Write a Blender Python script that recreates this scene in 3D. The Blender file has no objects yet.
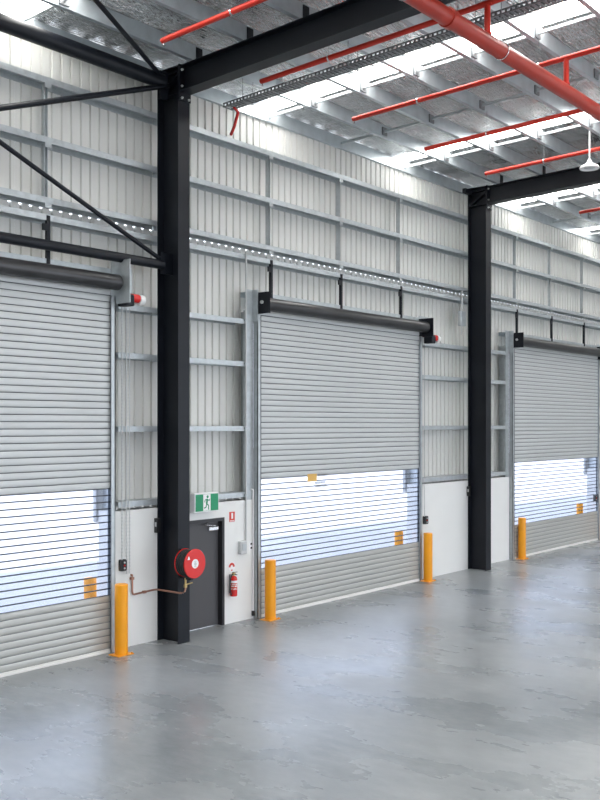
import bpy, math, random
random.seed(7)
scene = bpy.context.scene
col = scene.collection
R = math.radians

# ------------------------------------------------------------------ camera
F, X0, HY, VPX, CH = 963.0, 300.0, 425.0, 1096.0, 3.9
AL = math.atan((VPX - X0) / F)
CX, CY = -12.25, -13.12
cam = bpy.data.cameras.new('camera')
cam.sensor_width = 36.0
cam.lens = F / 800.0 * 36.0
cam.shift_y = (HY - 400.0) / 800.0
cam.clip_end = 400
camo = bpy.data.objects.new('camera', cam)
camo.location = (CX, CY, CH)
camo.rotation_euler = (R(90), 0, AL - R(90))
col.objects.link(camo)
scene.camera = camo

# ------------------------------------------------------------------ sky, sun, exposure
SKYLIGHT = 11.5
world = bpy.data.worlds.new('sky'); scene.world = world
world.use_nodes = True
bg = world.node_tree.nodes['Background']
bg.inputs[0].default_value = (0.80, 0.87, 1.0, 1)
bg.inputs[1].default_value = 3.0
sun = bpy.data.lights.new('sun', 'SUN'); sun.energy = 6.0; sun.angle = R(0.6); sun.color = (1, 0.96, 0.9)
suno = bpy.data.objects.new('sun', sun); col.objects.link(suno)
suno.rotation_euler = (R(40), 0, R(-12))
suno.location = (0, -40, 60)
vs = scene.view_settings
vs.view_transform = 'Standard'; vs.look = 'None'; vs.gamma = 1.0; vs.use_curve_mapping = False
vs.exposure = 0.64

# ------------------------------------------------------------------ pixel helpers (direction only; the plane gives the distance)
V = (math.cos(AL), math.sin(AL)); RT = (math.sin(AL), -math.cos(AL))
def ray(px, py):
    k = (px - X0) / F
    return (V[0] + RT[0] * k, V[1] + RT[1] * k, (HY - py) / F)
def onY(px, py, y=0.0):
    d = ray(px, py); t = (y - CY) / d[1]; return (CX + d[0] * t, y, CH + d[2] * t)
def onZ(px, py, z=0.0):
    d = ray(px, py); t = (z - CH) / d[2]; return (CX + d[0] * t, CY + d[1] * t, z)
def onX(px, py, x):
    d = ray(px, py); t = (x - CX) / d[0]; return (x, CY + d[1] * t, CH + d[2] * t)

# ------------------------------------------------------------------ materials
MATS = {}
def mat(name, color, rough=0.5, metal=0.0, noise=0.0, nscale=3.0, bump=0.0, bscale=20.0, rvar=0.0, stretch=None, spec=0.5):
    m = bpy.data.materials.new(name); m.use_nodes = True
    nt = m.node_tree; b = nt.nodes['Principled BSDF']
    b.inputs['Base Color'].default_value = (*color, 1)
    b.inputs['Roughness'].default_value = rough
    b.inputs['Metallic'].default_value = metal
    b.inputs['Specular IOR Level'].default_value = spec
    if noise or bump or rvar:
        tc = nt.nodes.new('ShaderNodeTexCoord'); mp = nt.nodes.new('ShaderNodeMapping')
        nt.links.new(tc.outputs['Object'], mp.inputs[0])
        if stretch: mp.inputs['Scale'].default_value = stretch
        nz = nt.nodes.new('ShaderNodeTexNoise'); nz.inputs['Scale'].default_value = nscale
        nz.inputs['Detail'].default_value = 5
        nt.links.new(mp.outputs[0], nz.inputs['Vector'])
        if noise:
            cr = nt.nodes.new('ShaderNodeValToRGB')
            cr.color_ramp.elements[0].position = 0.3; cr.color_ramp.elements[1].position = 0.7
            cr.color_ramp.elements[0].color = (*[c * (1 - noise) for c in color], 1)
            cr.color_ramp.elements[1].color = (*[min(1, c * (1 + noise)) for c in color], 1)
            nt.links.new(nz.outputs['Fac'], cr.inputs[0]); nt.links.new(cr.outputs[0], b.inputs['Base Color'])
        if rvar:
            mr = nt.nodes.new('ShaderNodeMapRange')
            mr.inputs['To Min'].default_value = max(0.02, rough - rvar); mr.inputs['To Max'].default_value = rough + rvar
            nt.links.new(nz.outputs['Fac'], mr.inputs[0]); nt.links.new(mr.outputs[0], b.inputs['Roughness'])
        if bump:
            nb = nt.nodes.new('ShaderNodeTexNoise'); nb.inputs['Scale'].default_value = bscale; nb.inputs['Detail'].default_value = 4
            nt.links.new(mp.outputs[0], nb.inputs['Vector'])
            bp = nt.nodes.new('ShaderNodeBump'); bp.inputs['Strength'].default_value = bump; bp.inputs['Distance'].default_value = 0.03
            nt.links.new(nb.outputs['Fac'], bp.inputs['Height']); nt.links.new(bp.outputs[0], b.inputs['Normal'])
    MATS[name] = m
    return m

mat('precast', (0.80, 0.80, 0.78), 0.6, noise=0.02, nscale=1.2)
mat('cladding', (0.70, 0.695, 0.665), 0.42, noise=0.02, nscale=0.6)
mat('galv', (0.50, 0.535, 0.55), 0.42, 0.55, noise=0.10, nscale=9, rvar=0.08)
mat('galv_purlin', (0.56, 0.61, 0.64), 0.38, 0.6, noise=0.08, nscale=5, rvar=0.08)
mat('black_steel', (0.006, 0.008, 0.013), 0.45, noise=0.15, nscale=2, spec=0.32)
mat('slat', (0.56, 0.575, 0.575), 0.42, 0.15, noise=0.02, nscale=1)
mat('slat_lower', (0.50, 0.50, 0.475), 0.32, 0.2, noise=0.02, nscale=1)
mat('slat_joint', (0.05, 0.055, 0.07), 0.5)
mat('rail_pale', (0.78, 0.77, 0.74), 0.5)
mat('drum', (0.05, 0.05, 0.053), 0.3, 0.4, noise=0.2, nscale=2)
mat('yellow', (0.92, 0.36, 0.005), 0.38, noise=0.04, nscale=3)
mat('red', (0.62, 0.045, 0.022), 0.4)
mat('red_gloss', (0.66, 0.022, 0.02), 0.25)
mat('red_pipe', (0.60, 0.030, 0.014), 0.42, noise=0.08, nscale=2)
mat('red_main', (0.42, 0.035, 0.020), 0.40, noise=0.08, nscale=2)
mat('white', (0.86, 0.86, 0.86), 0.45)
mat('pale_grey', (0.55, 0.56, 0.56), 0.5)
mat('mid_grey', (0.22, 0.23, 0.24), 0.5)
mat('black', (0.012, 0.012, 0.013), 0.5)
mat('door_grey', (0.075, 0.073, 0.078), 0.5)
mat('frame_dark', (0.022, 0.022, 0.025), 0.4)
mat('copper', (0.42, 0.22, 0.16), 0.35, 0.8)
mat('brass', (0.6, 0.45, 0.2), 0.35, 0.8)
mat('chrome', (0.75, 0.76, 0.78), 0.25, 0.8)
mat('green', (0.005, 0.26, 0.11), 0.4)
mat('pale_sticker', (0.75, 0.45, 0.12), 0.5)
mat('tray', (0.26, 0.27, 0.28), 0.45, 0.5, noise=0.1, nscale=6)
mat('asphalt_light', (0.42, 0.42, 0.41), 0.8, noise=0.08, nscale=0.4)

def clear_mat():
    m = bpy.data.materials.new('clear_slat'); m.use_nodes = True
    nt = m.node_tree; nt.nodes.clear()
    o = nt.nodes.new('ShaderNodeOutputMaterial'); mx = nt.nodes.new('ShaderNodeMixShader')
    t = nt.nodes.new('ShaderNodeBsdfTransparent'); t.inputs[0].default_value = (0.74, 0.765, 0.825, 1)
    g = nt.nodes.new('ShaderNodeBsdfGlossy'); g.inputs['Roughness'].default_value = 0.12
    mx.inputs[0].default_value = 0.06
    nt.links.new(t.outputs[0], mx.inputs[1]); nt.links.new(g.outputs[0], mx.inputs[2]); nt.links.new(mx.outputs[0], o.inputs[0])
    MATS['clear_slat'] = m
clear_mat()

def emit_mat(name, color, s):
    m = bpy.data.materials.new(name); m.use_nodes = True
    nt = m.node_tree; nt.nodes.clear()
    o = nt.nodes.new('ShaderNodeOutputMaterial'); e = nt.nodes.new('ShaderNodeEmission')
    e.inputs[0].default_value = (*color, 1); e.inputs[1].default_value = s
    nt.links.new(e.outputs[0], o.inputs[0]); MATS[name] = m
emit_mat('skylight_lit', (1.0, 0.985, 0.95), SKYLIGHT)

def floor_mat():
    m = bpy.data.materials.new('concrete_floor'); m.use_nodes = True
    nt = m.node_tree; b = nt.nodes['Principled BSDF']
    tc = nt.nodes.new('ShaderNodeTexCoord')
    def nz(scale, detail, rough=0.55, dist=0.0, stretch=(1, 1, 1)):
        mp = nt.nodes.new('ShaderNodeMapping'); mp.inputs['Scale'].default_value = stretch
        nt.links.new(tc.outputs['Object'], mp.inputs[0])
        n = nt.nodes.new('ShaderNodeTexNoise'); n.inputs['Scale'].default_value = scale; n.inputs['Detail'].default_value = detail
        n.inputs['Roughness'].default_value = rough; n.inputs['Distortion'].default_value = dist
        nt.links.new(mp.outputs[0], n.inputs['Vector']); return n
    a = nz(0.30, 5, 0.5, 0.0); c = nz(1.0, 6, 0.6, 0.0, (1, 0.5, 1)); f = nz(7, 8, 0.75, 0.2, (1, 0.45, 1))
    add = nt.nodes.new('ShaderNodeMath'); add.operation = 'MULTIPLY_ADD'; add.inputs[1].default_value = 0.55
    nt.links.new(c.outputs['Fac'], add.inputs[0]); nt.links.new(a.outputs['Fac'], add.inputs[2])
    ad2 = nt.nodes.new('ShaderNodeMath'); ad2.operation = 'MULTIPLY_ADD'; ad2.inputs[1].default_value = 0.55
    nt.links.new(f.outputs['Fac'], ad2.inputs[0]); nt.links.new(add.outputs[0], ad2.inputs[2])
    cr = nt.nodes.new('ShaderNodeValToRGB'); e = cr.color_ramp.elements
    e[0].position = 0.0; e[0].color = (0.145, 0.166, 0.184, 1)
    e[1].position = 1.0; e[1].color = (0.40, 0.42, 0.432, 1)
    rg = nt.nodes.new('ShaderNodeMapRange'); rg.inputs['From Min'].default_value = 0.72; rg.inputs['From Max'].default_value = 1.38
    nt.links.new(ad2.outputs[0], rg.inputs[0]); nt.links.new(rg.outputs[0], cr.inputs[0]); nt.links.new(cr.outputs[0], b.inputs['Base Color'])
    mr = nt.nodes.new('ShaderNodeMapRange'); mr.inputs['From Min'].default_value = 0.35; mr.inputs['From Max'].default_value = 0.65
    mr.inputs['To Min'].default_value = 0.22; mr.inputs['To Max'].default_value = 0.36
    nt.links.new(c.outputs['Fac'], mr.inputs[0]); nt.links.new(mr.outputs[0], b.inputs['Roughness'])
    b.inputs['Specular IOR Level'].default_value = 0.55
    MATS['concrete_floor'] = m
floor_mat()

def foil_mat():
    m = bpy.data.materials.new('foil'); m.use_nodes = True
    nt = m.node_tree; b = nt.nodes['Principled BSDF']
    b.inputs['Base Color'].default_value = (0.80, 0.80, 0.79, 1); b.inputs['Metallic'].default_value = 0.9
    b.inputs['Roughness'].default_value = 0.22
    g = nt.nodes.new('ShaderNodeNewGeometry')
    mp = nt.nodes.new('ShaderNodeMapping'); mp.inputs['Scale'].default_value = (1.2, 5.0, 1.0)
    nt.links.new(g.outputs['Position'], mp.inputs[0])
    n = nt.nodes.new('ShaderNodeTexNoise'); n.inputs['Scale'].default_value = 2.6; n.inputs['Detail'].default_value = 5; n.inputs['Distortion'].default_value = 0.8
    nt.links.new(mp.outputs[0], n.inputs['Vector'])
    w = nt.nodes.new('ShaderNodeTexWave'); w.wave_type = 'BANDS'; w.bands_direction = 'Y'
    w.inputs['Scale'].default_value = 4.2; w.inputs['Distortion'].default_value = 4.0; w.inputs['Detail'].default_value = 2; w.inputs['Detail Scale'].default_value = 1.5
    nt.links.new(g.outputs['Position'], w.inputs['Vector'])
    ad = nt.nodes.new('ShaderNodeMath'); ad.operation = 'MULTIPLY_ADD'; ad.inputs[1].default_value = 0.5
    nt.links.new(w.outputs['Fac'], ad.inputs[0]); nt.links.new(n.outputs['Fac'], ad.inputs[2])
    bp = nt.nodes.new('ShaderNodeBump'); bp.inputs['Strength'].default_value = 1.0; bp.inputs['Distance'].default_value = 0.18
    nt.links.new(ad.outputs[0], bp.inputs['Height']); nt.links.new(bp.outputs[0], b.inputs['Normal'])
    MATS['foil'] = m
foil_mat()

# ------------------------------------------------------------------ mesh builder
class MB:
    def __init__(s): s.v = []; s.f = []; s.sm = []; s.mi = []
    def add(s, vs_, fs, smooth=False, mi=0):
        o = len(s.v); s.v += [tuple(p) for p in vs_]
        for f in fs: s.f.append(tuple(o + i for i in f)); s.sm.append(smooth); s.mi.append(mi)
        return s
    def box(s, x0, x1, y0, y1, z0, z1, mi=0):
        vs_ = [(x, y, z) for x in (x0, x1) for y in (y0, y1) for z in (z0, z1)]
        return s.add(vs_, [(0, 1, 3, 2), (4, 6, 7, 5), (0, 4, 5, 1), (2, 3, 7, 6), (0, 2, 6, 4), (1, 5, 7, 3)], False, mi)
    def bevbox(s, x0, x1, y0, y1, z0, z1, b, mi=0):
        # box with chamfered edges in the x-z outline of its -y face
        o = [(x0, z0 + b), (x0 + b, z0), (x1 - b, z0), (x1, z0 + b), (x1, z1 - b), (x1 - b, z1), (x0 + b, z1), (x0, z1 - b)]
        cx, cz = (x0 + x1) / 2, (z0 + z1) / 2
        i_ = [(cx + (x - cx) * (1 - 2 * b / (x1 - x0)), cz + (z - cz) * (1 - 2 * b / (z1 - z0))) for x, z in o]
        n = 8
        vs_ = [(x, y1, z) for x, z in o] + [(x, y0 + b * .7, z) for x, z in o] + [(x, y0, z) for x, z in i_]
        fs = [tuple(range(n))]
        for k in range(2):
            for j in range(n): fs.append((k * n + j, k * n + (j + 1) % n, (k + 1) * n + (j + 1) % n, (k + 1) * n + j))
        fs.append(tuple(2 * n + n - 1 - j for j in range(n)))
        return s.add(vs_, fs, False, mi)
    def prism_x(s, prof, x0, x1, mi=0, caps=True):      # prof: closed list of (y, z)
        n = len(prof)
        vs_ = [(x0, y, z) for y, z in prof] + [(x1, y, z) for y, z in prof]
        fs = [(i, (i + 1) % n, n + (i + 1) % n, n + i) for i in range(n)]
        if caps: fs += [tuple(range(n - 1, -1, -1)), tuple(range(n, 2 * n))]
        return s.add(vs_, fs, False, mi)
    def prism_y(s, prof, y0, y1, mi=0):                 # prof: closed list of (x, z)
        n = len(prof)
        vs_ = [(x, y0, z) for x, z in prof] + [(x, y1, z) for x, z in prof]
        fs = [(i, (i + 1) % n, n + (i + 1) % n, n + i) for i in range(n)]
        fs += [tuple(range(n - 1, -1, -1)), tuple(range(n, 2 * n))]
        return s.add(vs_, fs, False, mi)
    def tube(s, pts, r, n=10, mi=0, caps=True):
        rs = r if isinstance(r, (list, tuple)) else [r] * len(pts)
        P = [tuple(map(float, p)) for p in pts]
        def sub(a, b): return (a[0] - b[0], a[1] - b[1], a[2] - b[2])
        def nrm(a):
            l = math.sqrt(sum(c * c for c in a)) or 1; return tuple(c / l for c in a)
        def cr(a, b): return (a[1] * b[2] - a[2] * b[1], a[2] * b[0] - a[0] * b[2], a[0] * b[1] - a[1] * b[0])
        up = None; vs_ = []
        for i, p in enumerate(P):
            if i == 0: t = nrm(sub(P[1], p))
            elif i == len(P) - 1: t = nrm(sub(p, P[i - 1]))
            else:
                t = nrm(tuple(a + b for a, b in zip(nrm(sub(P[i + 1], p)), nrm(sub(p, P[i - 1])))))
            if up is None: up = (0, 0, 1) if abs(t[2]) < .9 else (1, 0, 0)
            a = nrm(cr(t, up)); b = cr(a, t); up = b
            for k in range(n):
                c_, s_ = math.cos(2 * math.pi * k / n), math.sin(2 * math.pi * k / n)
                vs_.append(tuple(p[j] + rs[i] * (a[j] * c_ + b[j] * s_) for j in range(3)))
        fs = [(i * n + k, i * n + (k + 1) % n, (i + 1) * n + (k + 1) % n, (i + 1) * n + k) for i in range(len(P) - 1) for k in range(n)]
        s.add(vs_, fs, True, mi)
        if caps:
            m = (len(P) - 1) * n
            s.add(vs_[:n], [tuple(range(n - 1, -1, -1))], False, mi); s.add(vs_[m:], [tuple(range(n))], False, mi)
        return s
    def lathe(s, prof, c, axis='z', n=20, mi=0):        # prof: list of (radius, height along the axis)
        vs_ = []
        for r, h in prof:
            for k in range(n):
                a = 2 * math.pi * k / n; p, q = r * math.cos(a), r * math.sin(a)
                vs_.append({'z': (c[0] + p, c[1] + q, c[2] + h), 'x': (c[0] + h, c[1] + p, c[2] + q), 'y': (c[0] + p, c[1] + h, c[2] + q)}[axis])
        for i in range(len(prof) - 1):
            flat = abs(prof[i][1] - prof[i + 1][1]) < 1e-6 or abs(prof[i][0] - prof[i + 1][0]) < 1e-6
            ring = vs_[i * n:(i + 2) * n]
            s.add(ring, [(k, (k + 1) % n, n + (k + 1) % n, n + k) for k in range(n)], abs(prof[i][1] - prof[i + 1][1]) > 1e-6, mi)
        if prof[0][0] > 1e-6: s.add(vs_[:n], [tuple(range(n))], False, mi)
        if prof[-1][0] > 1e-6: s.add(vs_[-n:], [tuple(range(n - 1, -1, -1))], False, mi)
        return s
    def build(s, name, mats, parent=None, label=None, kind=None):
        xs = [p[0] for p in s.v]; ys = [p[1] for p in s.v]; zs = [p[2] for p in s.v]
        o = ((min(xs) + max(xs)) / 2, (min(ys) + max(ys)) / 2, min(zs))
        me = bpy.data.meshes.new(name)
        me.from_pydata([(p[0] - o[0], p[1] - o[1], p[2] - o[2]) for p in s.v], [], s.f)
        for p, sm, mi in zip(me.polygons, s.sm, s.mi): p.use_smooth = sm; p.material_index = mi
        for m in ([mats] if isinstance(mats, str) else mats): me.materials.append(MATS[m])
        import bmesh
        bm = bmesh.new(); bm.from_mesh(me); bmesh.ops.recalc_face_normals(bm, faces=bm.faces); bm.to_mesh(me); bm.free()
        ob = bpy.data.objects.new(name, me); col.objects.link(ob)
        w = WL.get(parent.name, (0, 0, 0)) if parent else (0, 0, 0)
        ob.location = tuple(o[i] - w[i] for i in range(3)); ob.parent = parent
        WL[ob.name] = o
        if label: ob['label'] = label
        if kind: ob['kind'] = kind
        return ob
WL = {}
def tag(o, label, cat, group=None, kind=None):
    o['label'] = label; o['category'] = cat
    if group: o['group'] = group
    if kind: o['kind'] = kind
    return o
def thing(name, loc, label, cat, group=None, kind=None):
    o = bpy.data.objects.new(name, None); o.empty_display_size = 0.2; col.objects.link(o)
    o.location = loc; WL[o.name] = tuple(loc)
    return tag(o, label, cat, group, kind)
def dup(src, at):           # copy of a mesh part, base-centre moved to world point `at`, same parent
    c = src.copy(); col.objects.link(c)
    w = WL.get(src.parent.name, (0, 0, 0)) if src.parent else (0, 0, 0)
    c.location = tuple(at[i] - w[i] for i in range(3)); WL[c.name] = tuple(at)
    return c

# ------------------------------------------------------------------ layout
HX0, HX1, HYF = -24.0, 37.0, -30.0           # the hall
COLS = [(-0.30), 10.90]                      # column centre lines
RAFT = [-11.56, -0.30, 10.90, 22.2]
def zr(y): return 10.27 - 0.03 * y           # top of rafter / bottom of purlin
PD = 0.27                                    # purlin depth
DOORS = [(-7.57, -1.57), (2.20, 8.22), (13.20, 19.40)]
CLY = 0.33                                   # cladding pan

# ------------------------------------------------------------------ floor, ground outside
tag(MB().box(HX0, HX1, HYF, 0.24, -0.25, 0.0).build('floor', 'concrete_floor'), 'polished grey concrete warehouse floor with mottled patches', 'floor', kind='structure')
tag(MB().box(-60, 110, 0.24, 120, -0.3, -0.03).build('yard_ground', 'asphalt_light'), 'sunlit pale concrete yard outside the roller doors', 'ground', kind='structure')

# ------------------------------------------------------------------ wall_back
wall = thing('wall_back', (5, 0.1, 0), 'warehouse wall with white concrete dado and ribbed off-white cladding on steel girts', 'wall', kind='structure')
EXD = (0.22, 1.30, 2.10)
m = MB()
m.box(-1.51, EXD[0], 0, 0.33, 0, 2.4).box(EXD[1], 2.14, 0, 0.33, 0, 2.4).box(EXD[0], EXD[1], 0, 0.33, EXD[2], 2.4)
m.build('dado_panel', 'precast', wall)
MB().box(8.28, 10.90, 0, 0.33, 0, 2.4).build('dado_panel', 'precast', wall)
MB().box(10.91, 13.14, 0, 0.33, 0, 2.4).build('dado_panel', 'precast', wall)
MB().box(19.46, 24.0, 0, 0.33, 0, 2.4).build('dado_panel', 'precast', wall)
MB().box(-12.0, -7.63, 0, 0.33, 0, 2.4).build('dado_panel', 'precast', wall)

RIBS = 0.2
def sheet(x0, x1, z0, z1):
    pts = []; xs = x0
    pts.append((x0, CLY))
    k = math.ceil((x0 - 0.1) / RIBS - 1e-6)
    while True:
        c = k * RIBS + 0.1
        if c - 0.028 <= x0: k += 1; continue
        if c + 0.028 >= x1: break
        pts += [(c - 0.028, CLY), (c - 0.014, CLY + 0.034), (c + 0.014, CLY + 0.034), (c + 0.028, CLY)]
        k += 1
    pts.append((x1, CLY))
    m = MB(); n = len(pts)
    vs_ = [(x, y, z0) for x, y in pts] + [(x, y, z1) for x, y in pts]
    vs_ += [(x, y + 0.004, z0) for x, y in pts] + [(x, y + 0.004, z1) for x, y in pts]
    fs = [(i, i + 1, n + i + 1, n + i) for i in range(n - 1)] + [(2 * n + i + 1, 2 * n + i, 3 * n + i, 3 * n + i + 1) for i in range(n - 1)]
    m.add(vs_, fs)
    return m
ZL0, ZL1, ZU0, ZU1 = 2.4, 7.49, 7.57, 10.50
segs = [(-12.0, -7.63), (-1.51, 2.14), (8.28, 13.14), (19.46, 24.0)]
x = -12.0
up_src = low_src = None
while x < 24 - 1e-6:
    x1 = x + 0.8
    sheet(x, x1 - 0.003, ZU0, ZU1).build('cladding_sheet', 'cladding', wall)
    cuts = [x] + sorted(c for s_ in segs for c in s_ if x < c < x1) + [x1]
    for a, b in zip(cuts, cuts[1:]):
        mid = (a + b) / 2
        low = any(s0 < mid < s1 for s0, s1 in segs)
        if b - a > 0.02: sheet(a, b - 0.003, ZL0 if low else 6.0, ZL1).build('cladding_sheet', 'cladding', wall)
    x = x1
# lap between lower and upper sheets: flashing pieces with a gap at every rib, daylight shows through
m = MB()
k = int(-12 / RIBS)
while k * RIBS + 0.1 < 24:
    c = k * RIBS + 0.1
    m.box(c + 0.036, c + RIBS - 0.036, CLY + 0.001, CLY + 0.03, ZL1 - 0.03, ZU0 + 0.03)
    k += 1
m.build('lap_flashing', 'cladding', wall, kind='stuff')

def girt(x0, x1, z):
    f, d, t = 0.10, CLY - 0.006, 0.008
    prof = [(0, z - f), (0, z), (d, z), (d, z - f), (d - 0.02, z - f), (d - 0.02, z - f + t), (d - t, z - f + t), (d - t, z - t), (t, z - t), (t, z - f + t), (0.02, z - f + t), (0.02, z - f)]
    return MB().prism_x(prof, x0, x1).build('girt', 'galv', wall)
for z in (9.55, 8.58, 7.60, 7.32):
    for a, b in ((-11.9, -0.28), (-0.26, 11.01), (11.03, 22.3)): girt(a, b, z)
for z in (6.02, 5.17, 3.88, 2.56):
    for a, b in ((-1.34, -0.31), (-0.29, 1.94), (8.47, 10.93), (10.95, 12.92), (19.66, 22.3)): girt(a, b, z)
for a, b in DOORS: girt(a - 0.1, b + 0.1, 6.60)
# vertical bridging between girts, black hangers below the double girt
BR = [-7.6, -5.2, -2.80, 2.69, 5.08, 7.51, 13.64, 15.98, 18.45]
for bx in BR:
    for z0, z1 in ((8.58, 9.45), (7.60, 8.48)):
        MB().box(bx - 0.035, bx + 0.035, 0.12, 0.126, z0, z1).box(bx - 0.035, bx - 0.029, 0.06, 0.12, z0, z1).box(bx + 0.029, bx + 0.035, 0.06, 0.12, z0, z1).build('bridging', 'galv', wall)
    for z in (9.55, 8.58, 7.60):
        MB().box(bx - 0.07, bx + 0.07, 0.0, 0.012, z - 0.17, z - 0.095).box(bx - 0.07, bx - 0.058, -.012, 0.0, z - 0.17, z - 0.10).build('cleat', 'galv', wall)
    MB().box(bx - 0.03, bx + 0.03, -0.02, 0.04, 6.45, 7.30).box(bx - 0.12, bx - 0.03, -0.03, 0.0, 7.05, 7.16).build('hanger', 'black_steel', wall)
# jamb posts beside the doors
for (x0, x1) in ((1.91, 2.14), (-1.51, -1.40), (8.28, 8.41), (12.91, 13.14), (19.46, 19.59)):
    MB().box(x0, x1, 0.0, 0.012, 2.4, 6.2).box(x1 - 0.012, x1, 0.0, 0.345, 2.4, 6.2).box(x0, x0 + 0.012, 0.0, 0.06, 2.4, 6.2).build('jamb_post', 'galv', wall)

# ------------------------------------------------------------------ the other walls (behind and beside the viewpoint)
for nm, a in (('wall_left', (HX0 - 0.3, HX0, HYF, 0.24, 0, 11.6)), ('wall_right', (HX1, HX1 + 0.3, HYF, 0.24, 0, 11.6)), ('wall_front', (HX0, HX1, HYF - 0.3, HYF, 9.0, 11.8))):
    tag(MB().box(*a).build(nm, 'cladding'), {'wall_left': 'pale end wall behind the viewpoint', 'wall_right': 'pale far end wall of the hall', 'wall_front': 'pale long wall above doorways added for daylight, opposite the roller doors'}[nm], 'wall', kind='structure')
m = MB(); xx = HX0  # unseen wall left open between piers to add daylight on the roller-door wall
while xx < HX1 - .1:
    m.box(xx, min(xx + 3.2, HX1), HYF - 0.3, HYF, 0, 9.0); xx += 11.26
tag(m.build('wall_front_piers', 'cladding'), 'pale unseen piers between open doorways added for daylight, opposite the roller doors', 'wall', kind='structure')
tag(MB().box(HX0 - 40, HX1 + 40, HYF - 90, HYF, -0.3, -0.03).build('apron_ground', 'asphalt_light'), 'pale concrete apron outside the doorways added for daylight', 'ground', kind='structure')
tag(MB().box(HX0, -12.0, 0.1, 0.3, 0, 10.5).box(24.0, HX1, 0.1, 0.3, 0, 10.5).build('wall_back_ends', 'cladding'), 'pale wall carrying on past the roller door bays', 'wall', kind='structure')

# ------------------------------------------------------------------ ceiling
ceil = thing('ceiling', (5, -10, 10.3), 'low pitched roof with silver foil insulation, steel purlins and bright skylight strips', 'ceiling', kind='structure')
PY = [0.26] + [-0.93 - 1.215 * k for k in range(24)]
def purlin(y):
    z = zr(y); f = 0.085; t = 0.006
    prof = [(y, z), (y, z + PD), (y + f, z + PD), (y + f, z + PD - 0.02), (y + f - t, z + PD - 0.02), (y + f - t, z + PD - t), (y + t, z + PD - t), (y + t, z + t), (y + f - t, z + t), (y + f - t, z + 0.02), (y + f, z + 0.02), (y + f, z)]
    return MB().prism_x(prof, HX0, HX1).build('purlin', 'galv_purlin', ceil)
for y in PY: purlin(y)
SKY = sorted([r + 3.2 for r in RAFT] + [r - 2.9 for r in RAFT])
SW = 0.56
def strip_mesh(x0, x1, zoff, wavy):
    ys = []; y = 0.36
    while y > -13: ys.append(y); y -= 0.1
    ys += [-13 - 2.0 * i for i in range(9)]
    ys[-1] = HYF
    nx = 7 if wavy else 2
    m = MB(); vs_ = []
    for y in ys:
        ph = min(abs(y - p) for p in PY)
        sag = min(ph, 0.6) / 0.6
        for i in range(nx):
            u = i / (nx - 1)
            dz = 0
            if wavy and y > -13:
                dz = -0.035 * math.sin(sag * math.pi / 2) + random.uniform(-.012, .012) * sag - 0.012 * (abs(math.sin(u * math.pi * 3)))
                if i in (0, nx - 1): dz = 0.0
            vs_.append((x0 + (x1 - x0) * u, y, zr(y) + PD + 0.02 + zoff + dz))
    fs = [(j * nx + i, j * nx + i + 1, (j + 1) * nx + i + 1, (j + 1) * nx + i) for j in range(len(ys) - 1) for i in range(nx - 1)]
    return m.add(vs_, fs, wavy)
edges = [HX0] + [e for s_ in SKY for e in (s_ - SW / 2, s_ + SW / 2)] + [HX1]
foil_src = {}
for i in range(0, len(edges), 2):
    a, b = edges[i], edges[i + 1]
    if b - a < 0.1: continue
    n = max(1, round((b - a) / 1.3)); w = (b - a) / n
    for k in range(n):
        key = round(w, 2)
        cx = a + (k + 0.5) * w
        if key not in foil_src: foil_src[key] = strip_mesh(a + k * w, a + (k + 1) * w, 0, True).build('insulation_blanket', 'foil', ceil)
        else:
            s0 = foil_src[key]; wl = WL[s0.name]; dup(s0, (cx, wl[1], wl[2]))
# roof sheeting above the foil keeps the sun out
m = MB()
for i in range(0, len(edges), 2):
    a, b = edges[i], edges[i + 1]
    m.prism_x([(0.5, zr(0.5) + PD + 0.06), (0.5, zr(0.5) + PD + 0.10), (HYF - .3, zr(HYF - .3) + PD + 0.10), (HYF - .3, zr(HYF - .3) + PD + 0.06)], a, b)
m.build('roof_sheeting', 'galv', ceil)
for s_ in SKY: strip_mesh(s_ - SW / 2, s_ + SW / 2, 0.03, False).build('skylight', 'skylight_lit', ceil, label='glowing white translucent skylight strip')
# roof bridging: thin bars between purlins at the thirds of each bay
for r in RAFT[:-1]:
    for f in (0.287, 0.507, 0.742):
        bx = r + 11.29 * f
        if bx < -6 or bx > 22: continue
        for p, q in zip(PY[:9], PY[1:10]):
            za, zb = zr(p) + 0.09, zr(q) + 0.09
            MB().prism_x([(p, za), (p, za + 0.05), (q + 0.01, zb + 0.05), (q + 0.01, zb)], bx - 0.02, bx + 0.02).build('roof_bridging', 'galv', ceil)
            MB().box(bx - 0.09, bx + 0.09, q - 0.03, q - 0.004, zr(q) + 0.03, zr(q) + 0.20).build('bridging_cleat', 'tray', ceil)

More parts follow.
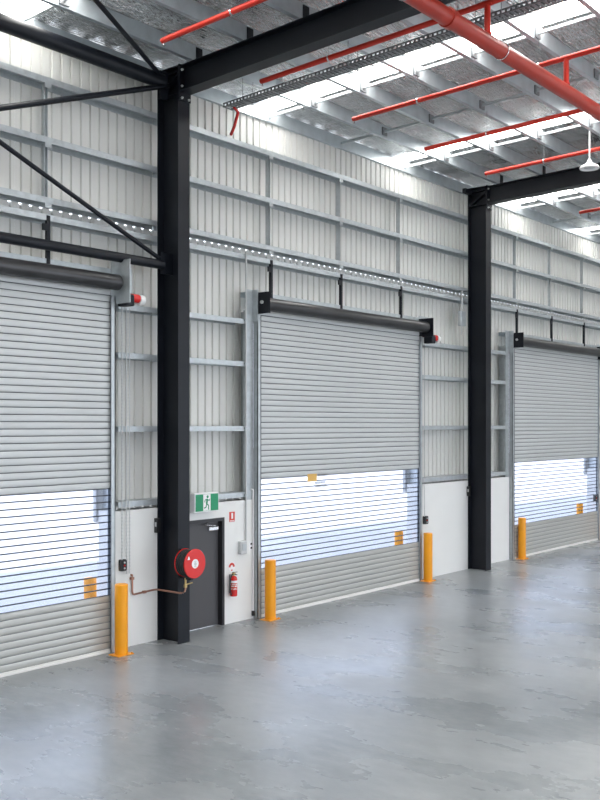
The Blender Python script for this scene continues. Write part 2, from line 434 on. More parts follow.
# ------------------------------------------------------------------ columns and rafters
CW, CD = 0.28, 0.55
def column(cx, label):
    t = thing('steel_column', (cx, -CD / 2, 0), label, 'column', 'black steel columns along the wall')
    ztop = zr(-CD)
    MB().box(cx - 0.008, cx + 0.008, -CD + 0.02, -0.02, 0, ztop).build('web', 'black_steel', t)
    MB().box(cx - CW / 2, cx + CW / 2, -CD, -CD + 0.02, 0, ztop).build('flange', 'black_steel', t)
    MB().box(cx - CW / 2, cx + CW / 2, -0.022, -0.002, 0, ztop).build('flange', 'black_steel', t)
    MB().box(cx - CW / 2, cx + CW / 2, -CD, -0.002, ztop, ztop + 0.016).build('cap_plate', 'black_steel', t)
    zb = 9.83
    if cx > 5: MB().box(cx - CW / 2 - .34, cx - CW / 2, -.13, -.03, ztop - .17, ztop - .05).build('eave_bracket', 'black_steel', t)
    for z in (zb - 0.02, zb + 0.36): 
        MB().box(cx - CW / 2 + .005, cx - .008, -CD + 0.02, -0.022, z, z + 0.014).box(cx + .008, cx + CW / 2 - .005, -CD + 0.02, -0.022, z, z + 0.014).build('stiffener', 'black_steel', t)
    MB().prism_x([(-0.03, zb - 0.02), (-0.03, zb + 0.03), (-CD + 0.03, zb + 0.34), (-CD + 0.03, zb + 0.29)], cx - CW / 2 + .01, cx - .01).build('stiffener', 'black_steel', t)
    return t
def rafter(cx, label, cleats=True):
    t = thing('rafter_beam', (cx, -15, 10.3), label, 'beam', 'black steel rafters under the roof')
    y0, y1 = -CD - 0.03, HYF + 0.01
    def zb(y): return 9.83 - 0.03 * (y + 0.56)
    def slab(x0, x1, a, b, nm):
        MB().prism_x([(y0, a(y0)), (y0, b(y0)), (y1, b(y1)), (y1, a(y1))], x0, x1).build(nm, 'black_steel', t)
    slab(cx - .008, cx + .008, lambda y: zb(y) + .018, lambda y: zr(y) - .02, 'web')
    slab(cx - CW / 2, cx + CW / 2, zb, lambda y: zb(y) + .018, 'flange')
    slab(cx - CW / 2, cx + CW / 2, lambda y: zr(y) - .02, lambda y: zr(y) - .002, 'flange')
    MB().box(cx - CW / 2, cx + CW / 2, -CD - 0.03, -CD - 0.002, 9.68, zr(-CD) + .03).build('end_plate', 'black_steel', t)
    for z in (9.72, 9.93, 10.22):
        for sx in (-1, 1):
            MB().lathe([(0.022, 0), (0.022, -0.025), (0.012, -0.04)], (cx + sx * 0.085, -CD - 0.03, z), 'y', 6).build('bolt', 'pale_grey', t)
    for y in PY[1:9]:
        MB().box(cx - 0.075, cx + 0.075, y - 0.014, y - 0.003, zr(y) - .002, zr(y) + 0.24).build('purlin_cleat', 'black_steel', t)
    return t
column(COLS[0], 'black steel I column carrying the red hose reel')
column(COLS[1], 'black steel I column with no hose reel, between two yellow bollards')
rafter(COLS[0], 'black steel roof beam resting on the column with the hose reel')
rafter(COLS[1], 'black steel roof beam resting on the column without a hose reel, behind the pendant lamp')

# braced bay beside the hose-reel column: two round struts, cross bracing and a roof brace
XC = COLS[0] - CW / 2
def rod(name, pts, r, label, cat, mt='black_steel', n=14):
    return MB().tube(pts, r, n).build(name, mt)
ys_ = -0.27
t = thing('tube_strut', (-6, ys_, 6.68), 'black round tube strut level with the roller door drum', 'strut', 'round tube struts of the braced bay')
MB().tube([(-11.4, ys_, 6.76), (XC - 0.12, ys_, 6.76)], 0.085, 16).build('tube', 'black_steel', t)
MB().box(XC - 0.16, XC + 0.12, ys_ - 0.012, ys_ + 0.012, 6.60, 6.98).build('gusset_plate', 'black_steel', t)
t = thing('tube_strut', (-6, ys_, 9.9), 'thick black round tube strut under the eave', 'strut', 'round tube struts of the braced bay')
MB().tube([(-11.4, ys_, 10.03), (XC - 0.12, ys_, 10.03)], 0.13, 18).build('tube', 'black_steel', t)
MB().box(XC - 0.18, XC + 0.01, ys_ - 0.012, ys_ + 0.012, 9.72, 10.22).build('gusset_plate', 'black_steel', t)
def brace(p, q, w, label):
    o = MB().tube([p, q], w, 4).build('brace_bar', 'black_steel'); tag(o, label, 'brace'); return o
a = onY(0, 108, ys_ - .05); b = onY(150, 88, ys_ - .05)
s = (b[2] - a[2]) / (b[0] - a[0])
brace((-9.0, ys_ - .05, b[2] + s * (-9.0 - b[0])), (XC - 0.01, ys_ - .05, b[2] + s * (XC - .01 - b[0])), 0.048, 'black brace bar rising to the column head under the eave strut')
a = onY(0, 142, ys_ + .05); b = onY(152, 253, ys_ + .05)
s = (b[2] - a[2]) / (b[0] - a[0])
brace((-7.9, ys_ + .05, b[2] + s * (-7.9 - b[0])), (XC - 0.01, ys_ + .05, b[2] + s * (XC - .01 - b[0])), 0.044, 'black brace bar sloping down to the lower tube strut')
a = onZ(95, 0, 10.17); b = onZ(163, 78, 10.12)
d = ((a[0] - b[0]) * 3.2, (a[1] - b[1]) * 3.2)
brace((b[0] + d[0], b[1] + d[1], 10.17 + .03 * -(b[1] + d[1]) - .0), (b[0] + .03, b[1], 10.10), 0.05, 'black roof brace bar crossing below the purlins to the column head')

# ------------------------------------------------------------------ roller doors
CUR = -0.07
SP = 0.1143
def roller_door(idx, x0, x1, label):
    d = thing('door_%d' % idx, ((x0 + x1) / 2, CUR, 0), label, 'door', 'roller doors along the wall', 'structure')
    MB().box(x0 + .02, x1 - .02, CUR - .02, CUR + .02, 0.004, 0.065).box(x0 + .02, x1 - .02, CUR - .035, CUR + .03, 0.004, 0.03).build('bottom_rail', 'rail_pale', d)
    def slat_mesh(kind):
        h = SP
        m = MB(); a, b = x0 + .01, x1 - .01
        if kind == 'clear':
            m.box(a, b, CUR - .002, CUR + .002, 0.010, h - 0.010, mi=1)
            m.box(a, b, CUR - .010, CUR + .010, 0, 0.010).box(a, b, CUR - .010, CUR + .010, h - .010, h)
        else:
            pf = [(CUR + .008, 0.0), (CUR + .008, h), (CUR + .004, h), (CUR - .004, h - .010), (CUR - .008, h - .026), (CUR - .010, h * .5), (CUR - .008, .026), (CUR - .003, .010), (CUR + .004, 0.0)]
            m.prism_x(pf, a, b)
            m.box(a, b, CUR - .004, CUR + .002, -0.006, 0.006, mi=1)
        return m
    srcs = {}
    z = 0.065; k = 0
    while z < 6.26:
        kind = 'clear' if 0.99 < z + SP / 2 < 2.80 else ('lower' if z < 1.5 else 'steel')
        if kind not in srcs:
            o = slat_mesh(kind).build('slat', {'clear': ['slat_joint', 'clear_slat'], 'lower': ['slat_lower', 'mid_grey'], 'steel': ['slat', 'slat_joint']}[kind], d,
                                      label={'clear': 'clear see-through slat', 'lower': 'pale solid slat', 'steel': None}[kind])
            srcs[kind] = o
            o.location.z += z
        else:
            c = srcs[kind].copy(); col.objects.link(c)
            c.location.z = srcs[kind].location.z + (z - srcs[kind]['z0'])
        if 'z0' not in srcs[kind]: srcs[kind]['z0'] = z
        z += SP; k += 1
    for sgn, xe in ((-1, x0), (1, x1)):
        a, b = (xe - .06, xe + .03) if sgn < 0 else (xe - .03, xe + .06)
        MB().box(a, b, CUR - .05, CUR - .035, 0, 6.12).box(a, b, CUR + .035, CUR + .05, 0, 6.12).box(*((a, a + .015) if sgn < 0 else (b - .015, b)), CUR - .05, CUR + .068, 0, 6.12).build('guide', 'galv', d)
        edge = xe + sgn * -.035
        MB().box(edge - .006, edge + .006, CUR - .056, CUR - .05, 0, 6.12).build('brush_seal', 'slat_joint', d)
    dy, dz, dr = -0.26, 6.33, 0.135
    dm = MB().lathe([(dr * .55, x0 - .06), (dr * .55, x0 - .0), (dr, x0), (dr, x1), (dr * .55, x1), (dr * .55, x1 + .06)], (0, dy, dz), 'x', 28).build('drum', 'drum', d)
    # end brackets
    MB().box(x0 - .075, x0 - .06, -0.46, -0.02, 6.13, 6.56).build('drum_bracket', 'black_steel', d, label='square black end plate')
    MB().lathe([(0.035, 0), (0.035, -0.03)], (x0 - .075, dy, dz + .03), 'x', 10).build('shaft_end', 'pale_grey', d)
    MB().box(x0 - .30, x0 - .09, -0.02, -0.004, 5.98, 6.62).box(x0 - .105, x0 - .09, -0.16, -0.02, 5.98, 6.62).build('wall_bracket', 'galv', d)
    MB().box(x1 + .06, x1 + .075, *((-0.50, -0.004, 5.98, 6.72) if idx == 1 else (-0.44, -0.02, 6.10, 6.56))).build('drum_bracket', 'galv' if idx == 1 else 'black_steel', d)
    MB().box(x1 + .08, x1 + .52, -0.02, -0.004, 6.02, 6.64).build('wall_bracket', 'galv', d)
    # operator: black gearbox with a red and white motor
    mo = MB().bevbox(x1 + .08, x1 + .26, -0.40, -0.16, 5.94, 6.14, .02).build('motor', 'black_steel', d)
    MB().tube([(x1 + .24, -0.30, 6.09), (x1 + .42, -0.30, 6.09)], 0.075, 14).build('motor_body', 'red_gloss', mo)
    MB().tube([(x1 + .42, -0.30, 6.07), (x1 + .52, -0.30, 6.07)], 0.09, 14).build('motor_cover', 'white', mo)
    return d
roller_door(1, *DOORS[0], 'grey roller door with clear slat band and hand chains beside its drum')
roller_door(2, *DOORS[1], 'grey roller door with clear slat band and an orange sticker')
roller_door(3, *DOORS[2], 'grey roller door with clear slat band beyond the column without a hose reel')

# sticker with small print on the second roller door
p = onY(312.5, 478.5, CUR - .02)
st = thing('warning_sticker', p, 'small orange square sticker with grey print on clear door slats', 'sticker')
MB().box(p[0] - .16, p[0] + .16, CUR - .012, CUR - .0105, p[2] - .065, p[2] + .10).build('sticker_square', 'pale_sticker', st)
m = MB()
for i, (dx, dz, w) in enumerate(((.20, .06, .34), (.10, -.10, .38), (.12, -.17, .42))):
    xx = p[0] + dx
    while xx < p[0] + dx + w:
        w_ = random.uniform(.02, .04); m.box(xx, xx + w_, CUR - .0125, CUR - .011, p[2] + dz - .026, p[2] + dz + .026); xx += w_ + random.uniform(.008, .025)
m.build('print', 'mid_grey', st, kind='stuff')

# ------------------------------------------------------------------ exit door
d4 = thing('door_4', (0.76, 0.1, 0), 'dark grey personnel door with black frame beside the hose reel', 'door', kind='structure')
MB().box(EXD[0] + .07, EXD[1] - .07, 0.10, 0.145, 0.01, EXD[2] - .07).build('leaf', 'door_grey', d4)
MB().box(EXD[0], EXD[0] + .065, -0.01, 0.17, 0, EXD[2]).box(EXD[1] - .065, EXD[1], -0.01, 0.17, 0, EXD[2]).box(EXD[0] + .065, EXD[1] - .065, -0.01, 0.17, EXD[2] - .065, EXD[2]).build('frame', 'frame_dark', d4)
cl = MB().bevbox(0.93, 1.18, 0.03, 0.098, 1.86, 1.93, .01).build('door_closer', 'chrome', d4, label='silver door closer')
MB().tube([(1.12, 0.06, 1.94), (0.80, 0.03, 1.985), (0.93, 0.085, 2.02)], 0.010, 6).build('closer_arm', 'chrome', cl)
MB().lathe([(0.02, 0), (0.02, -.04)], (0.38, 0.10, 1.02), 'y', 10).tube([(0.38, 0.055, 1.02), (0.50, 0.055, 1.02)], 0.011, 8).build('lever_handle', 'chrome', d4)

# ------------------------------------------------------------------ hose reel on the column
hx, hz = onY(195, 563, -0.88)[0], 1.455
hr = thing('hose_reel', (hx, -0.7, 1.1), 'red fire hose reel with black hose on the black column', 'hose reel')
MB().lathe([(0.03, -.885), (0.252, -.885), (0.26, -.878), (0.26, -.866), (0.03, -.860)], (hx, 0, hz), 'y', 40).build('front_disc', 'red_gloss', hr)
MB().lathe([(0.03, -.625), (0.25, -.63), (0.25, -.615), (0.03, -.61)], (hx, 0, hz), 'y', 40).build('back_disc', 'red_gloss', hr)
m = MB()
for k in range(8):
    y = -.848 + k * .029
    n = 36
    rr = 0.215 + 0.012 * (k % 2)
    m.tube([(hx + rr * math.cos(2 * math.pi * i / n), y, hz + rr * math.sin(2 * math.pi * i / n)) for i in range(n + 1)], 0.0165, 8, caps=False)
m.lathe([(0.19, -.862), (0.19, -.628)], (hx, 0, hz), 'y', 30)
m.build('hose', 'black', hr)
lb = MB().lathe([(0.0, -.887), (0.082, -.887), (0.082, -.8855), (0.0, -.8855)], (hx, 0, hz), 'y', 28).build('hub_label', 'white', hr, label='round white hub label')
m = MB().lathe([(0.0, -.8880), (0.030, -.8880), (0.030, -.8872), (0.0, -.8872)], (hx + .004, 0, hz - .005), 'y', 14)
for dz in (.045, .032, -.045, -.055): m.box(hx - .03, hx + .032, -.888, -.8872, hz + dz - .004, hz + dz + .004)
m.build('label_print', 'pale_grey', lb)
MB().prism_y([(hx - .185, hz + .085), (hx - .125, hz + .085), (hx - .15, hz + .14), (hx - .165, hz + .14)], -.8875, -.886).build('white_mark', 'white', hr)
MB().box(hx - .05, hx + .05, -.61, -CD - .002, hz - .28, hz + .24).box(hx - .03, hx + .03, -.80, -.61, hz - .30, hz - .27).lathe([(0.04, -.86), (0.04, -.55)], (hx, 0, hz), 'y', 12).build('mounting_bracket', 'black_steel', hr)
MB().tube([(hx - .02, -.66, hz - .27), (hx - .02, -.66, hz - .40)], .018, 10).lathe([(.03, 0), (.03, .05)], (hx - .02, -.66, hz - .44), 'z', 10).tube([(hx - .02, -.66, hz - .39), (hx + .12, -.69, hz - .37)], .012, 8).build('valve', 'brass', hr)
vx, vz = hx - .02, hz - .44
# copper feed pipe
a = onY(132.3, 575, -.035); b = onY(133.5, 594.5, -.035); c = onY(157, 591, -.035)
xe = XC - .05
pz = b[2]
P = [(a[0], -0.0, a[2] + .0), (a[0], -.035, a[2]), (a[0], -.035, pz + .05), (a[0] + .015, -.035, pz + .012), (a[0] + .05, -.035, pz),
     (xe - .06, -.035, pz + .02), (xe - .01, -.05, pz + .02), (xe, -.10, pz + .02), (xe, -CD - .06, pz + .02), (xe + .02, -CD - .12, pz + .02), (xe + .07, -.66, pz + .02), (vx - .06, -.66, pz + .02), (vx - .015, -.66, pz + .035), (vx, -.66, pz + .08), (vx, -.66, vz)]
cp = thing('copper_pipe', (a[0], -.035, pz), 'thin copper water pipe bent along the wall to the hose reel', 'pipe')
MB().tube(P, 0.017, 8).build('pipe_run', 'copper', cp)
for q in ((a[0], a[2] - .06), ((a[0] + xe) / 2, pz + .01)):
    MB().box(q[0] - .03, q[0] + .03, -.055, 0.0, q[1] - .022, q[1] + .022).build('pipe_clip', 'copper', cp)

# ------------------------------------------------------------------ bollards
def bollard(px, label, x=None, y=-0.35, h=1.2):
    bx = onY(px, 500, y)[0] if x is None else x
    t = thing('bollard', (bx, y, 0), label, 'bollard', 'yellow bollards guarding the roller doors')
    r = 0.112
    MB().lathe([(r, 0.012), (r, h - .015), (r - .006, h - .004), (r - .02, h), (0.0, h)], (bx, y, 0), 'z', 28).build('post', 'yellow', t)
    MB().box(bx - .17, bx + .17, y - .13, y + .13, 0.0, 0.012).build('base_plate', 'yellow', t)
    for sx in (-1, 1):
        MB().lathe([(0.014, 0.012), (0.014, 0.03), (0, 0.03)], (bx + sx * .145, y - .10, 0), 'z', 6).build('anchor_bolt', 'yellow', t)
    return t
bollard(121.3, 'yellow steel bollard beside the hand chains, near the copper pipe')
bollard(270.3, 'yellow steel bollard in front of the roller door by the extinguisher', y=-0.35)
bollard(428, 'yellow steel bollard at the chain side of the stickered roller door', y=-0.24)
bollard(522, 'yellow steel bollard between the far column and the last roller door', y=-0.22)
bollard(0, 'yellow steel bollard at the far side of the last roller door', x=19.86, y=-0.36)
for i, (dx0, dx1) in enumerate(DOORS):
    bollard(0, ['yellow bollard out in the yard, seen through the slats by the hand chains', 'yellow bollard out in the yard, seen through the stickered roller door', 'yellow bollard out in the yard, seen through the last roller door'][i], x=dx1 + .09, y=0.60, h=1.2)
    o = thing('outdoor_grey_box', (dx1 - .06, 0.38, 2.1), ['grey box outside, seen through the clear slats by the hand chains', 'grey box outside, seen through the stickered roller door', 'grey box outside, seen through the last roller door'][i], 'box', 'grey boxes outside the doors')  # plain box standing in for an unidentified grey shape outside
    MB().bevbox(dx1 + .03, dx1 + .15, 0.36, 0.44, 2.2, 3.0, .012).build('box_body', 'pale_grey', o)
    MB().box(dx1 + .11, dx1 + .15, 0.3, 0.36, 2.9, 2.96).build('mounting_arm', 'galv', o)

# ------------------------------------------------------------------ signs, extinguisher
a = onY(195.7, 511.3, -0.16); b = onY(218.3, 492.9, -0.16)
ex0, ex1, ez0, ez1 = a[0], b[0], a[2], b[2] + .0
ez1 = onY(218.3, 493.2, -.16)[2]; ez0 = onY(207, 510.9, -.16)[2]
es = thing('exit_sign', ((ex0 + ex1) / 2, -.08, ez0), 'green and white running man exit sign above the dark door', 'sign')
MB().bevbox(ex0 - .02, ex1 + .02, -0.155, -0.03, ez0 - .025, ez1 + .025, .012).box(ex0 + .1, ex1 - .1, -.03, 0.0, ez0 + .05, ez1 - .05).build('housing', 'white', es)
MB().box(ex0, ex1, -0.160, -0.156, ez0, ez1).build('green_face', 'green', es)
cx_, w_ = (ex0 + ex1) / 2, ex1 - ex0; hh = ez1 - ez0
MB().box(cx_ - w_ * .17, cx_ + w_ * .15, -0.162, -0.1602, ez0 + .004, ez1 - .004).build('white_panel', 'white', es)
def limb(m, pts, t):
    for (x0, z0), (x1, z1) in zip(pts, pts[1:]):
        L = math.hypot(x1 - x0, z1 - z0); nx, nz = -(z1 - z0) / L * t / 2, (x1 - x0) / L * t / 2
        m.prism_y([(cx_ + (x0 + nx), ez0 + z0 + nz), (cx_ + (x0 - nx), ez0 + z0 - nz), (cx_ + (x1 - nx), ez0 + z1 - nz), (cx_ + (x1 + nx), ez0 + z1 + nz)], -0.164, -0.1622)
m = MB(); H = hh
m.lathe([(0, -.164), (H * .085, -.164), (H * .085, -.1622), (0, -.1622)], (cx_ + .03 * H, 0, ez0 + H * .84), 'y', 14)
limb(m, [(0, .70 * H), (-.05 * H, .42 * H)], .14 * H)
limb(m, [(.0, .70 * H), (.16 * H, .60 * H), (.22 * H, .70 * H)], .055 * H)
limb(m, [(0, .70 * H), (-.17 * H, .66 * H), (-.22 * H, .52 * H)], .055 * H)
limb(m, [(-.04 * H, .42 * H), (.12 * H, .32 * H), (.10 * H, .10 * H), (.16 * H, .09 * H)], .07 * H)
limb(m, [(-.05 * H, .42 * H), (-.10 * H, .22 * H), (-.27 * H, .18 * H)], .07 * H)
m.build('running_man', 'green', es)

a = onY(229.2, 522, 0); b = onY(234.6, 511.5, 0)
fs_ = thing('fire_sign', ((a[0] + b[0]) / 2, 0, a[2]), 'small red fire extinguisher wall sign with white centre', 'sign')
MB().box(a[0], b[0], -.006, 0.0, a[2], b[2]).build('plate', 'red', fs_)
w = b[0] - a[0]; h = b[2] - a[2]
MB().box(a[0] + w * .36, a[0] + w * .66, -.008, -.0062, a[2] + h * .30, a[2] + h * .88).build('white_bar', 'white', fs_)
MB().box(a[0] + w * .1, a[0] + w * .9, -.008, -.0062, a[2] + h * .06, a[2] + h * .13).build('white_line', 'white', fs_)

# extinguisher marker: white tag with a red arch
c = onY(231.5, 566.5, 0)
mk = thing('marker_sign', (c[0], 0, c[2] - .1), 'small white sign with red arch above the extinguisher', 'sign')
MB().lathe([(0, -.006), (.095, -.006), (.095, 0), (0, 0)], (c[0], 0, c[2]), 'y', 24).build('plate', 'white', mk)
arc = [(math.cos(math.pi * i / 10), math.sin(math.pi * i / 10)) for i in range(11)]
m = MB()
for i in range(10):
    (c0, s0), (c1, s1) = arc[i], arc[i + 1]
    m.prism_y([(c[0] + .085 * c0, c[2] + .085 * s0 - .01), (c[0] + .085 * c1, c[2] + .085 * s1 - .01), (c[0] + .038 * c1, c[2] + .038 * s1 - .01), (c[0] + .038 * c0, c[2] + .038 * s0 - .01)], -.009, -.0062)
MB().box(c[0] - .02, c[0] + .02, -.009, -.0062, c[2] - .085, c[2] - .06).build('red_dash', 'red', mk)
m.build('red_arch', 'red', mk)

e0 = onY(233.3, 596, -.09); xk = e0[0]; zk = e0[2]; yk = -.10
fx = thing('fire_extinguisher', (xk, yk, zk), 'red fire extinguisher with white label hung on the white wall', 'extinguisher')
MB().lathe([(0.0, 0.0), (.062, 0.0), (.070, .012), (.070, .33), (.062, .365), (.04, .39), (.022, .40), (0, .40)], (xk, yk, zk), 'z', 24).build('cylinder', 'red_gloss', fx)
lb = MB().lathe([(.0712, .13), (.0712, .31)], (xk, yk, zk), 'z', 24)
lb.build('label_band', 'red', fx)
MB().lathe([(.0718, .262), (.0718, .31)], (xk, yk, zk), 'z', 24).build('white_band', 'white', fx)
m = MB()
for r_, (z0, z1) in enumerate(((.225, .245), (.19, .212), (.15, .16), (.135, .142))):
    for i in range(7, 19):
        if (i + r_) % 4 == 0: continue
        a0, a1 = 2 * math.pi * i / 24, 2 * math.pi * (i + 1) / 24
        q = [(xk + .0724 * math.cos(a_), yk + .0724 * math.sin(a_)) for a_ in (a0, a1)]
        m.add([(q[0][0], q[0][1], zk + z0), (q[1][0], q[1][1], zk + z0), (q[1][0], q[1][1], zk + z1), (q[0][0], q[0][1], zk + z1)], [(0, 1, 2, 3)])
m.build('print', 'white', fx, kind='stuff')
MB().tube([(xk, yk, zk + .39), (xk, yk, zk + .44)], .02, 10).box(xk - .025, xk + .025, yk - .03, yk + .03, zk + .425, zk + .455).build('valve', 'brass', fx)
MB().prism_x([(yk - .09, zk + .475), (yk - .09, zk + .487), (yk + .03, zk + .465), (yk + .03, zk + .452)], xk - .012, xk + .012).prism_x([(yk - .09, zk + .42), (yk - .09, zk + .43), (yk + .02, zk + .445), (yk + .02, zk + .43)], xk - .012, xk + .012).build('lever', 'black', fx)
MB().tube([(xk, yk, zk + .44), (xk - .06, yk - .02, zk + .43), (xk - .115, yk - .03, zk + .36), (xk - .13, yk - .03, zk + .24), (xk - .12, yk - .03, zk + .12), (xk - .10, yk - .03, zk + .04)], [.010] * 5 + [.018], 8).build('hose', 'black', fx)
MB().box(xk - .03, xk + .03, -.03, 0.0, zk + .05, zk + .42).build('wall_bracket', 'mid_grey', fx)

# ------------------------------------------------------------------ conduits and small boxes
def conduit(px, pya, pyb, label, y=-.03, r=.016, mt='pale_grey', elbow=False):
    p = onY(px, pya, y); q = onY(px, pyb, y)
    pts = [(p[0], y, p[2]), (p[0], y, q[2])]
    o = MB().tube(pts, r, 8).build('conduit', mt); return tag(o, label, 'conduit')
gx = onY(246, 300, -.03)[0]
t = thing('conduit', (gx, -.03, 1.7), 'white cable conduit running down the cladding to a grey switch box', 'conduit')
zt, zb_ = onY(246, 252, -.03)[2], onY(246, 541, -.03)[2]
MB().tube([(gx, -.03, zb_), (gx, -.03, zt - .04), (gx, -.03, zt)], .018, 8).build('tube', 'pale_grey', t)
for z in (6.0, 5.13, 3.84, 2.5):
    MB().box(gx - .035, gx + .035, -.052, 0.0, z - .025, z + .02).build('saddle_clip', 'galv', t)
p = onY(243, 553, -.05)
t = thing('switch_box', (p[0], -.04, p[2]), 'grey switch box on the white dado under a conduit', 'switch box')
MB().bevbox(p[0] - .09, p[0] + .09, -.085, 0.0, p[2] - .02, p[2] + .24, .012).build('case', 'pale_grey', t)
MB().box(p[0] - .05, p[0] + .05, -.095, -.085, p[2] + .05, p[2] + .18).build('switch_plate', 'galv', t)
p = onY(250, 546, 0)
t = thing('wall_label', (p[0], -.003, p[2]), 'tiny black printed label beside the grey switch box', 'label')
MB().box(p[0] - .02, p[0] + .10, -.004, 0, p[2] - .09, p[2] + .09).build('plate', 'white', t)
MB().box(p[0] + .01, p[0] + .09, -.0055, -.0042, p[2] + .02, p[2] + .06).build('print', 'black', t)
MB().box(p[0] + .01, p[0] + .09, -.0055, -.0042, p[2] - .06, p[2] - .02).build('print', 'black', t)
gx = onY(253.2, 550, -.03)[0]
t = thing('drain_tube', (gx, -.03, 0.1), 'white downpipe tube at the jamb by the switch box', 'pipe')
zt = onY(254.3, 489, -.03)[2]
MB().tube([(gx, -.03, .14), (gx, -.03, zt - .04), (gx - .015, -.03, zt - .01), (gx - .05, -.02, zt)], .020, 8).build('tube', 'white', t)
MB().tube([(gx, -.03, .06), (gx, -.03, .16)], .034, 10).build('end_cap', 'black', t)
def ctrl(px, py, y, label, w=.13, h=.2, mt='black', nm='door_control'):
    p = onY(px, py, y)
    t = thing(nm, (p[0], y, p[2] - h / 2), label, 'control box')
    MB().bevbox(p[0] - w / 2, p[0] + w / 2, y - .08, y, p[2] - h / 2, p[2] + h / 2, .012).build('case', mt, t)
    for k, c_ in enumerate(('pale_grey', 'red_gloss', 'pale_grey')):
        MB().lathe([(.016, y - .08), (.016, y - .09)], (p[0], 0, p[2] + (.05 - .05 * k) * h / .2), 'y', 10).build('button', c_, t)
    return p
p1 = ctrl(121.5, 565, 0.0, 'black door control with buttons on the dado beside the hand chains')
p2 = ctrl(424.3, 520, 0.0, 'black door control at the jamb of the stickered roller door', w=.15)
ctrl(594, 498, 0.0, 'black door control past the last roller door', w=.15)
def colbox(cx, px, py, label):
    y = -.20; q = onX(px, py, cx - CW / 2)
    t = thing('column_switch', (cx - CW / 2 - .03, q[1], q[2] - .1), label, 'switch box')
    MB().box(cx - CW / 2 - .09, cx - CW / 2 - .01, -.10, -.022, q[2] - .13, q[2] + .13).build('case', 'black', t)
    MB().box(cx - CW / 2 - .095, cx - CW / 2 - .09, -.08, -.04, q[2] - .02, q[2] + .06).build('rocker', 'pale_grey', t)
    MB().box(cx - CW / 2 - .01, cx - CW / 2 + .03, -.06, -.022, q[2] - .03, q[2] + .03).build('backplate', 'black', t)
colbox(COLS[0], 157.5, 525, 'black switch box on the side of the hose-reel column')
colbox(COLS[1], 467.5, 491, 'black switch box on the side of the far column')
# hand chains beside the first door
for pxs, zb_, lab in (((122.0, 1.75), p1[2] + .1, 'pale hand chain hanging from the door motor above the black control'), ((126.5, 1.3), 1.3, 'pale hand chain hanging beside the chain over the black control'), ((129.5, 1.3), 1.3, 'pale hand chain nearest the column, hanging by the dado')):
    q = onY(pxs[0], 400, -.07)
    m = MB(); z = zb_
    pts = [(q[0], -.07, zb_), (q[0], -.07, 5.96)]
    m.tube(pts, .009, 6)
    k = 0
    while z < 5.9:
        m.box(q[0] - .013, q[0] + .013, -.077, -.063, z, z + .022); z += .06
    o = m.build('hand_chain', 'pale_grey'); tag(o, lab, 'chain', 'hand chains of the roller door')
# chain beside the second door
q = onY(424.5, 450, -.07)
o = MB().tube([(q[0], -.07, p2[2] + .1), (q[0], -.07, 5.96)], .010, 6).build('hand_chain', 'pale_grey'); tag(o, 'pale hand chain at the jamb of the stickered roller door', 'chain')
# junction box on cladding beside the far column
p = onY(461, 318, -.02)
t = thing('junction_box', (p[0], -.03, p[2]), 'grey junction box on the girts beside the far column', 'junction box')
MB().bevbox(p[0] - .13, p[0] + .13, -.10, -.004, p[2] - .22, p[2] + .18, .015).build('case', 'galv', t)
MB().tube([(p[0] - .05, -.06, p[2] - .2), (p[0] - .05, -.06, p[2] - .45)], .015, 8).build('cable_entry', 'pale_grey', t)
MB().tube([(p[0] + .02, -.04, p[2] + .2), (p[0] + .02, -.04, p[2] + .72)], .02, 8).build('cable_entry', 'pale_grey', t)

# ------------------------------------------------------------------ sprinkler pipes
def zp(y): return 9.90 - 0.03 * (y + 1.9)
MAINY, MAINZ = -6.30, 9.46
mp = thing('sprinkler_main', (5, MAINY, MAINZ), 'thick red sprinkler main pipe hung below the branch pipes', 'pipe')
MB().tube([(-8, MAINY, MAINZ), (-.85, MAINY, MAINZ)], 0.118, 24).tube([(-.75, MAINY, MAINZ), (30, MAINY, MAINZ)], 0.118, 24).build('pipe_run', 'red_main', mp)
MB().tube([(-.87, MAINY, MAINZ), (-.73, MAINY, MAINZ)], 0.138, 24).build('coupling', 'red_main', mp)
for x in (-1.9, 0.70, 2.0 + 4, 9):
    n = 20
    ring = [(x, MAINY + .125 * math.cos(2 * math.pi * i / n), MAINZ + .125 * math.sin(2 * math.pi * i / n)) for i in range(n + 1)]
    MB().tube(ring, .008, 6, caps=False).tube([(x, MAINY, MAINZ + .12), (x, MAINY, zr(MAINY) + .01)], .008, 6).build('hanger_ring', 'chrome', mp)
BP = [(-2.03, 'red sprinkler branch pipe ending before the rafter of the hose-reel column', True), (0.28, 'red sprinkler branch pipe between the rafter and the cable tray', True), (2.98, 'red sprinkler branch pipe just past the first skylight strip', True),
      (5.62, 'red sprinkler branch pipe beside the second skylight strip', True), (8.30, 'red sprinkler branch pipe above the pendant lamp', True), (13.74, 'red sprinkler branch pipe beyond the far rafter', True)]
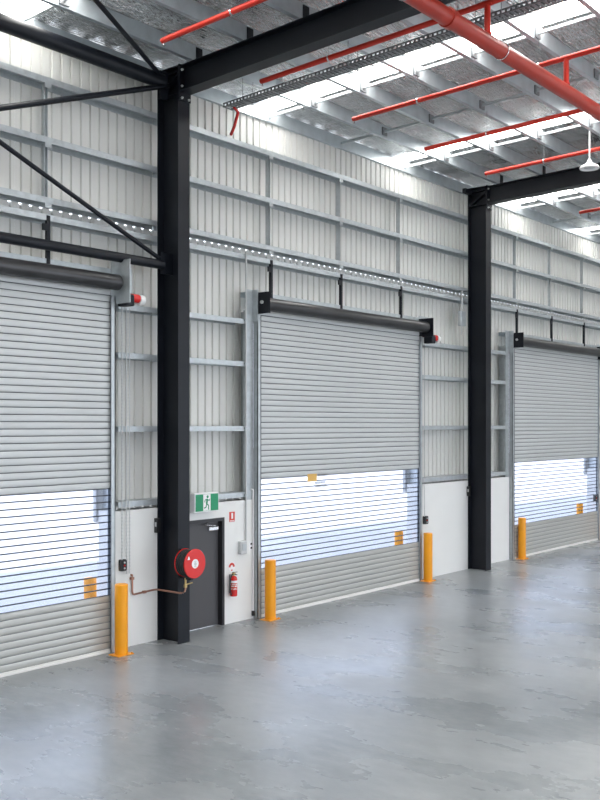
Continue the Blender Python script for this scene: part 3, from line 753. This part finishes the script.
for bx, lab, ris in BP:
    t = thing('sprinkler_pipe', (bx, -6, zp(-6)), lab, 'pipe', 'red sprinkler branch pipes')
    ye = -1.88
    r_ = .044
    MB().tube([(bx, ye, zp(ye)), (bx, -14.5, zp(-14.5))], r_, 14).build('pipe_run', 'red_pipe', t)
    if ris:
        MB().tube([(bx, MAINY, MAINZ + .119), (bx, MAINY, zp(MAINY) - .02)], .045, 14).tube([(bx, MAINY - .08, zp(MAINY)), (bx, MAINY + .08, zp(MAINY))], .048, 14).tube([(bx, MAINY, MAINZ + .119), (bx, MAINY, MAINZ + .15)], .06, 14).build('riser', 'red_pipe', t)
    for y in (-3.1, -5.35, -8.9):
        yy = min(PY, key=lambda p_: abs(p_ - y))
        MB().tube([(bx, yy - .02, zp(yy)), (bx, yy - .02, zr(yy) + .04)], .005, 6, mi=1).tube([(bx, yy - .035, zp(yy)), (bx, yy - .005, zp(yy))], .052, 12).build('pipe_hanger', ['chrome', 'tray'], t)
    for y in (ye - .03, -4.6, -7.6):
        MB().lathe([(.010, -.03), (.010, -.07), (.028, -.085), (.0, -.09)], (bx, y, zp(y)), 'z', 10).build('sprinkler_head', 'chrome', t)

# ------------------------------------------------------------------ cable tray
tx = 0.95; tz = 9.90
ct = thing('cable_tray', (tx, -6, tz), 'grey perforated cable tray running below the purlins', 'cable tray')
def zt_(y): return tz - 0.03 * (y + .46)
y0, y1 = -0.42, -14.0
for sx in (-1, 1):
    xx = tx + sx * .11
    MB().prism_x([(y0, zt_(y0) - .004), (y0, zt_(y0) + .012), (y1, zt_(y1) + .012), (y1, zt_(y1) - .004)], xx - .012, xx + .012).prism_x([(y0, zt_(y0) + .058), (y0, zt_(y0) + .075), (y1, zt_(y1) + .075), (y1, zt_(y1) + .058)], xx - .012, xx + .012).build('side_rail', 'tray', ct)
m = MB(); y = y0 - .02
while y > y1:
    z = zt_(y)
    m.box(tx - .11, tx + .11, y - .02, y + .02, z - .002, z + .006)
    for sx in (-1, 1): m.box(tx + sx * .11 - .003, tx + sx * .11 + .003, y - .018, y + .018, z + .01, z + .06)
    y -= 0.085
m.build('rung_mesh', 'tray', ct, kind='stuff')
m = MB()
for k, off in enumerate((-.06, -.01, .045)):
    m.tube([(tx + off, y0 - .1, zt_(y0) + .028), (tx + off, y1, zt_(y1) + .028)], .018, 8)
m.build('cable_bundle', 'mid_grey', ct)
for yy in PY[1:11:2]:
    MB().box(tx - .15, tx + .15, yy - .035, yy - .015, zt_(yy) - .03, zt_(yy) - .006).tube([(tx - .14, yy - .02, zt_(yy) - .03), (tx - .14, yy - .02, zr(yy) + .02)], .006, 6).tube([(tx + .14, yy - .02, zt_(yy) - .03), (tx + .14, yy - .02, zr(yy) + .02)], .006, 6).build('tray_hanger', 'tray', ct)
# red cable dropping from the tray end to the top girt
a = (tx + .05, -.47, 9.95)
q = onY(231, 133.5, -.01)
o = MB().tube([(tx + .04, -.56, 9.915), onY(238, 112, -.46), onY(237.2, 116, -.42), onY(236, 120, -.36), onY(234.5, 126, -.24), onY(232.5, 131, -.12), onY(231, 134.5, -.028)], .030, 8).build('red_cable', 'red_gloss')
tag(o, 'red cable drooping from the tray end to the top girt', 'cable')

# ------------------------------------------------------------------ pendant lamp
lp = onZ(589.5, 130, zr(-4.6) - .0)
lx, ly = lp[0], lp[1]
lt = lp[2]; lb_ = onX(590, 168, lx)[2]
pl = thing('pendant_lamp', (lx, ly, lb_), 'white dish pendant lamp hanging by a thin rod under the roof', 'lamp')
MB().tube([(lx, ly, lb_ + .12), (lx, ly, lt + .03)], .018, 10).build('rod', 'white', pl)
MB().lathe([(.03, .20), (.05, .16), (.07, .11), (.12, .085), (.19, .05), (.215, .0), (.205, -.02), (.185, .0), (.10, .03), (0, .035)], (lx, ly, lb_), 'z', 28).build('shade', 'white', pl)
MB().lathe([(.0, -.005), (.12, .005), (.12, .028), (0, .03)], (lx, ly, lb_), 'z', 20).build('lens', 'pale_grey', pl)
